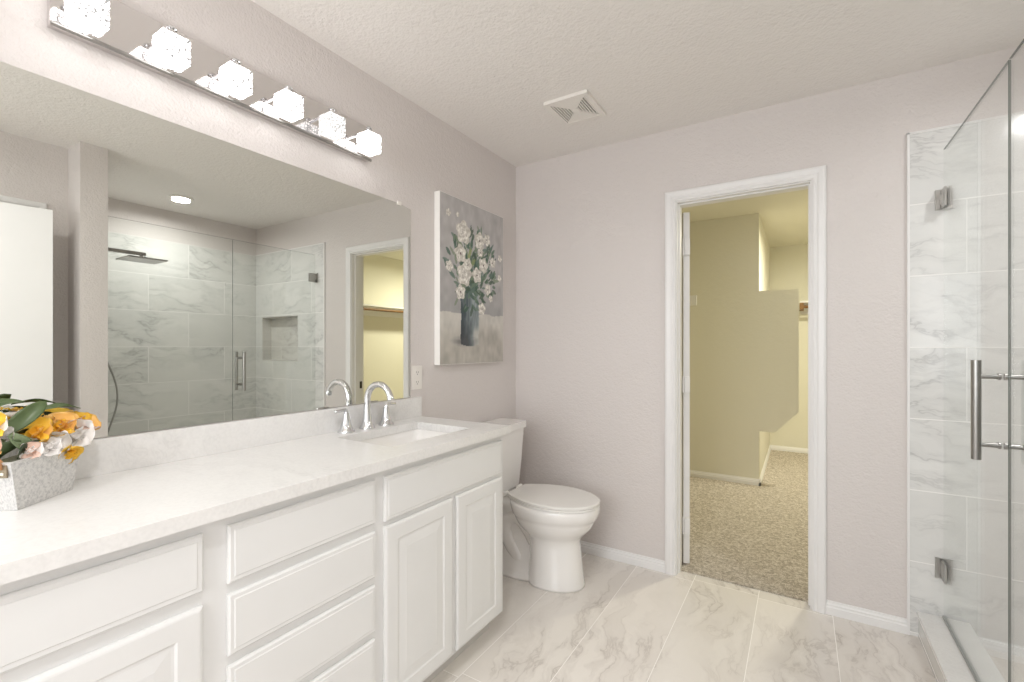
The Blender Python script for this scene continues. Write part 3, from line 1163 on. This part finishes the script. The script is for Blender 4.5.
bm = bmesh.new()
loft(bm, [lidshape(.4245, -.006), lidshape(.427, 0), lidshape(.436, 0), lidshape(.4375, -.003)])
obj('seat', bm, M['seat'], t, smooth=True)
bm = bmesh.new()
loft(bm, [lidshape(.4395, -.003), lidshape(.4405, .001), lidshape(.449, .001), lidshape(.4525, -.003), lidshape(.4535, -.010)])
obj('seat_lid', bm, M['seat'], t, smooth=True)
for s in (-1, 1):
    bm = bmesh.new()
    tube(bm, [(.222 - .35, s * .075 - .02, .437), (.222 - .35, s * .075 + .02, .437)], .012, 12)
    obj('lid_hinge', bm, M['seat'], t, smooth=True)
bm = bmesh.new()


def trect(x0, x1, hw, z, r):
    return [(x - .35, y, z_) for x, y, z_ in rrect(x0, x1, -hw, hw, z, r)]


loft(bm, [trect(.04, .175, .155, .4185, .03), trect(.035, .18, .165, .43, .03), trect(.022, .186, .188, .60, .03), trect(.015, .192, .200, .760, .03)])
obj('tank', bm, M['porcelain'], t, smooth=True)
bm = bmesh.new()
loft(bm, [trect(.012, .196, .204, .7615, .028), trect(.006, .204, .209, .764, .03), trect(.006, .204, .209, .797, .03), trect(.010, .200, .205, .801, .028)])
obj('tank_lid', bm, M['porcelain'], t, smooth=True)
bm = bmesh.new()
tube(bm, [(.13 - .35, -.190, .70), (.13 - .35, -.206, .70)], .012, 14)
tube(bm, [(.13 - .35, -.208, .70), (.16 - .35, -.209, .697), (.185 - .35, -.209, .69)], [.007, .006, .007], 12)
obj('flush_lever', bm, M['chrome'], t, smooth=True)

# ------------------------------------------------------------------ flower planter on the worktop
k = NT('galvanised_tin')
tc = k.n('ShaderNodeTexCoord')
mp = k.n('ShaderNodeMapping')
mp.inputs['Rotation'].default_value = (.7, .5, .3)
mp.inputs['Scale'].default_value = (1, 3.2, 1)
k.l(tc.outputs['Object'], mp.inputs[0])
n1 = k.n('ShaderNodeTexNoise', i_Scale=150.0, i_Detail=4.0, i_Roughness=.7)
k.l(mp.outputs[0], n1.inputs['Vector'])
k.l(k.ramp(n1.outputs[0], [(.3, s2l((176, 176, 176))), (.52, s2l((212, 211, 209))), (.75, s2l((226, 225, 222)))]), k.b.inputs['Base Color'])
k.b.inputs['Metallic'].default_value = .25
k.b.inputs['Roughness'].default_value = .5
k.bump(n1.outputs[0], .3, .002)
M['tin'] = k.m
M['leather'] = plain('tan_leather', (186, 138, 96), .6)
M['patina'] = plain('weathered_metal', (138, 126, 106), .5, .5)
M['rivet'] = plain('pale_rivet', (225, 220, 205), .3, .3)


def leaf_mat(name, a_, b_):
    k = NT(name)
    tc = k.n('ShaderNodeTexCoord')
    n1 = k.n('ShaderNodeTexNoise', i_Scale=35.0, i_Detail=3.0)
    k.l(tc.outputs['Object'], n1.inputs['Vector'])
    k.l(k.mixc(n1.outputs[0], s2l(a_), s2l(b_)), k.b.inputs['Base Color'])
    k.b.inputs['Roughness'].default_value = .38
    return k.m


M['leaf'] = leaf_mat('green_leaf', (52, 70, 40), (98, 116, 72))
M['leaf_dark'] = leaf_mat('dark_leaf', (28, 42, 26), (56, 72, 44))
M['leaf_pale'] = leaf_mat('pale_leaf', (88, 108, 74), (140, 154, 118))
M['yellow'] = leaf_mat('yellow_petal', (240, 186, 40), (252, 216, 92))
M['orange'] = leaf_mat('apricot_petal', (232, 176, 84), (246, 206, 130))
M['white_petal'] = leaf_mat('white_petal', (238, 234, 230), (252, 250, 248))
M['pink_petal'] = leaf_mat('blush_petal', (222, 188, 170), (238, 212, 196))
M['moss'] = leaf_mat('moss', (60, 66, 44), (96, 96, 66))

PA = Vector((.217, .274))           # near bottom corner
dl = Vector((-.634, .773))          # long side direction
ds = Vector((-.773, -.634))         # short side direction
LA, LB = .142, .108
PC = PA + dl * LA / 2 + ds * LB / 2
t = thing('flower_planter', 'galvanised tin planter of yellow and white flowers at the left of the worktop', 'planter', (PC.x, PC.y, CT1 + .0004), math.atan2(dl.y, dl.x))
# local frame: +x along the long side away from camera, +y = towards the back-left (short side)
gz = Vector((PC.x, PC.y, CT1 + .0004))
ang = math.atan2(dl.y, dl.x)
Winv = (Matrix.Translation(gz) @ Matrix.Rotation(ang, 4, 'Z')).inverted()


def loc(p):
    return Winv @ Vector(p)


def prect(lx, ly, z, r=.008, lift=0):
    out = []
    for x, y, z_ in rrect(-lx, lx, -ly, ly, z, r, 4):
        out.append((x, y, z_ + lift * (abs(x) / lx) ** 3))
    return out


def subdiv_rect(lx, ly, z, lift):
    out = []
    n = 10
    for i in range(n): out.append((-lx + 2 * lx * i / n, -ly))
    for i in range(n): out.append((lx, -ly + 2 * ly * i / n))
    for i in range(n): out.append((lx - 2 * lx * i / n, ly))
    for i in range(n): out.append((-lx, ly - 2 * ly * i / n))
    return [(x, y, z + lift * (max(0, x) / lx) ** 2.5) for x, y in out]


bm = bmesh.new()
a_, b_ = LA / 2, LB / 2
loft(bm, [subdiv_rect(a_ - .001, b_ - .001, 0, 0), subdiv_rect(a_, b_, .003, 0), subdiv_rect(a_ + .022, b_ + .006, .101, .022), subdiv_rect(a_ + .024, b_ + .008, .105, .022),
          subdiv_rect(a_ + .021, b_ + .005, .106, .022), subdiv_rect(a_ + .002, b_ + .001, .08, 0)])
obj('pot', bm, M['tin'], t, smooth=True)
bm = bmesh.new()
rings = []
for i in range(5):
    f = 1 - i / 4.6
    rings.append(subdiv_rect((a_ + .001) * f, b_ * f, .082 + .022 * (1 - f), 0))
loft(bm, rings)
obj('moss', bm, M['moss'], t, smooth=True)
# handle strap on the short near side (x = -a_)
hx_ = -a_ - .0200
for yy in (.045, -.045):
    pl = obj('handle_bracket', B(hx_ - .003, hx_ + .001, yy - .008, yy + .008, .074, .100), M['patina'], t, bevel=.001)
    bm = bmesh.new()
    lathe(bm, [(0, 0), (.0035, 0), (.003, .0015), (0, .002)], 14)
    bm.transform(Matrix.Translation((hx_ - .003, yy, .082)) @ Matrix.Rotation(-math.pi / 2, 4, 'Y'))
    obj('rivet', bm, M['rivet'], pl, smooth=True)
bm = bmesh.new()
rings = []
for i in range(13):
    q = math.pi * i / 12
    yy, zz = -.046 * math.cos(q), .094 + .040 * math.sin(q) ** .6
    xx = hx_ - .004 - .012 * math.sin(q)
    rings.append([(xx - .006, yy, zz - .003), (xx + .006, yy, zz - .003), (xx + .006, yy * .82, zz + .004), (xx - .006, yy * .82, zz + .004)])
loft(bm, rings)
obj('handle', bm, M['leather'], t, smooth=True, label='tan leather carrying loop')


def leaf(p0, p1, width, mat, arch=.01, tilt=0.0, cup=.15, nm='leaf'):
    """curved leaf blade from p0 to p1 (world points) with real thickness"""
    p0, p1 = loc(p0), loc(p1)
    d = p1 - p0
    side = d.cross(Vector((0, 0, 1))).normalized()
    side = Matrix.Rotation(tilt, 3, d.normalized()) @ side
    nrm = side.cross(d).normalized()
    n, m = 12, 6
    bm = bmesh.new()
    top, bot = [], []
    for i in range(n + 1):
        f = i / n
        wd = width * (math.sin(math.pi * min(1, f * .93 + .05)) ** .5) * (1.0 if f < .5 else (1.0 - .15 * (f - .5)))
        if i == n: wd = .001
        c_ = p0 + d * f + nrm * arch * math.sin(math.pi * f)
        rt, rb = [], []
        for j in range(m + 1):
            s = (j / m - .5) * 2
            q = c_ + side * (wd / 2 * s) + nrm * (cup * wd * s * s + .0012 * math.sin(8 * f + 3 * s))
            rt.append(bm.verts.new(q + nrm * .0005)); rb.append(bm.verts.new(q - nrm * .0005))
        top.append(rt); bot.append(rb)
    for i in range(n):
        for j in range(m):
            bm.faces.new((top[i][j], top[i + 1][j], top[i + 1][j + 1], top[i][j + 1]))
            bm.faces.new((bot[i][j], bot[i][j + 1], bot[i + 1][j + 1], bot[i + 1][j]))
        for j in (0, m):
            bm.faces.new((top[i][j], bot[i][j], bot[i + 1][j], top[i + 1][j]))
    for i in (0, n):
        for j in range(m):
            bm.faces.new((top[i][j], top[i][j + 1], bot[i][j + 1], bot[i][j]))
    return obj(nm, bm, mat, t, smooth='all')


leaf((.17, .262, 1.062), (.15, .333, 1.124), .034, M['leaf'], .010, 1.15)
leaf((.13, .225, 1.098), (.12, .305, 1.124), .026, M['leaf'], .014, .5)
leaf((.11, .325, 1.100), (.09, .408, 1.095), .022, M['leaf'], .008, .3)
leaf((.185, .268, 1.062), (.18, .300, 1.010), .030, M['leaf_pale'], .008, 1.2)
leaf((.145, .340, 1.072), (.15, .300, 1.028), .030, M['leaf_dark'], .006, 1.3)
leaf((.12, .30, 1.062), (.10, .36, 1.088), .034, M['leaf_dark'], .006, .8)
leaf((.12, .345, 1.06), (.10, .40, 1.035), .026, M['leaf_dark'], .006, .6)
leaf((.19, .285, 1.045), (.20, .245, 1.015), .030, M['leaf'], .006, 1.2)
leaf((.185, .315, 1.04), (.21, .275, 1.012), .026, M['leaf_dark'], .006, 1.0)
leaf((.13, .36, 1.032), (.165, .335, 1.016), .024, M['leaf_dark'], .006, 1.0)
leaf((.15, .24, 1.05), (.185, .262, 1.045), .03, M['leaf_pale'], .006, .6)
leaf((.08, .26, 1.06), (.05, .33, 1.085), .034, M['leaf_dark'], .01, .3)
leaf((.10, .20, 1.05), (.15, .16, 1.07), .034, M['leaf'], .01, .4)
leaf((.07, .22, 1.05), (.04, .18, 1.07), .034, M['leaf_pale'], .01, .4)
leaf((.09, .31, 1.05), (.06, .38, 1.065), .03, M['leaf'], .01, .2)
leaf((.14, .31, 1.05), (.165, .275, 1.06), .03, M['leaf_dark'], .004, .2)


def flower(c, mats, size, dirv, seed, n=4):
    """cupped bloom facing dirv: petals as thick cupped blades, in one mesh with two petal colours"""
    rn = random.Random(seed)
    c = loc(c)
    dv = (Winv.to_3x3() @ Vector(dirv)).normalized()
    a1 = dv.cross(Vector((.3, .2, 1))).normalized()
    a2 = dv.cross(a1)
    bm = bmesh.new()
    for layer, (rad_, open_) in enumerate(((1, .95), (.66, .40))):
        for q in range(n):
            th = 2 * math.pi * (q + .5 * layer) / n + rn.uniform(-.12, .12)
            out = a1 * math.cos(th) + a2 * math.sin(th)
            tan = dv.cross(out)
            L_ = size * rad_ * rn.uniform(.9, 1.1)
            rows = []
            for i in range(7):
                f = i / 6
                rr_ = L_ * math.sin(f * 1.35) * open_
                hh = L_ * (1 - math.cos(f * 1.5)) * (1.05 - .5 * open_)
                wd = L_ * .80 * math.sin(math.pi * min(.97, f * .72 + .06))
                row = []
                for j in range(5):
                    s = (j / 4 - .5) * 2
                    row.append(c + dv * (.004 * layer + .0015 * (q % 2)) + out * (rr_ - .10 * L_ * s * s) + dv * (hh + .14 * L_ * s * s) + tan * (wd * s * (.75 if i == 6 else 1)))
                rows.append(row)
            T_ = [[bm.verts.new(p) for p in r] for r in rows]
            Bt = [[bm.verts.new(p - dv * .0008) for p in r] for r in rows]
            mi = mats[1][(q + layer) % len(mats[1])]
            for i in range(6):
                for j in range(4):
                    bm.faces.new((T_[i][j], T_[i][j + 1], T_[i + 1][j + 1], T_[i + 1][j])).material_index = mi
                    bm.faces.new((Bt[i][j], Bt[i + 1][j], Bt[i + 1][j + 1], Bt[i][j + 1])).material_index = mi
                for j in (0, 4):
                    bm.faces.new((T_[i][j], T_[i + 1][j], Bt[i + 1][j], Bt[i][j])).material_index = mi
            for j in range(4):
                bm.faces.new((T_[6][j], T_[6][j + 1], Bt[6][j + 1], Bt[6][j])).material_index = mi
    return obj('flower', bm, mats[0], t, smooth='all')


YW = [M['yellow'], M['white_petal'], M['orange'], M['pink_petal']]
flower((.155, .318, 1.052), (YW, [0, 0, 2, 0]), 0.033, (.8, -.5, .5), 1)
flower((.145, .350, 1.030), (YW, [1]), 0.029, (.9, -.3, -.1), 2)
flower((.125, .365, 1.055), (YW, [2, 0, 2]), 0.033, (.7, -.3, .6), 3)
flower((.120, .392, 1.036), (YW, [1]), 0.037, (.8, -.2, .1), 4)
flower((.095, .405, 1.052), (YW, [0, 3, 2]), 0.033, (.5, .3, .7), 5)
flower((.180, .246, 1.078), (YW, [0, 0, 1]), 0.030, (.8, -.5, .3), 6)
flower((.172, .264, 1.060), (YW, [1]), 0.021, (.8, -.5, .2), 7)
flower((.140, .372, 1.003), (YW, [0]), 0.026, (.7, .2, -.5), 8)
flower((.19, .240, 1.045), (YW, [3, 2]), 0.025, (.8, -.5, .0), 9)
flower((.195, .300, 1.022), (YW, [1, 3]), .020, (.9, -.3, .3), 21)
flower((.175, .335, 1.022), (YW, [1]), .022, (.9, -.3, .3), 22)
flower((.12, .245, 1.075), (YW, [2, 0]), 0.032, (.2, -.2, 1), 10)
flower((.07, .30, 1.075), (YW, [0, 1]), 0.032, (-.2, .1, 1), 11)
flower((.165, .300, 1.03), (YW, [1, 1, 3]), 0.019, (.9, -.3, .1), 12)
flower((.06, .24, 1.065), (YW, [1, 0]), 0.030, (-.3, -.3, 1), 13)
flower((.10, .33, 1.07), (YW, [0, 2]), 0.030, (.1, .0, 1), 14)
bm = bmesh.new()
tube(bm, [loc((.125, .365, 1.02)), loc((.14, .373, 1.015)), loc((.142, .374, 1.000))], .003, 8)
obj('stem', bm, M['leaf'], t, smooth=True)
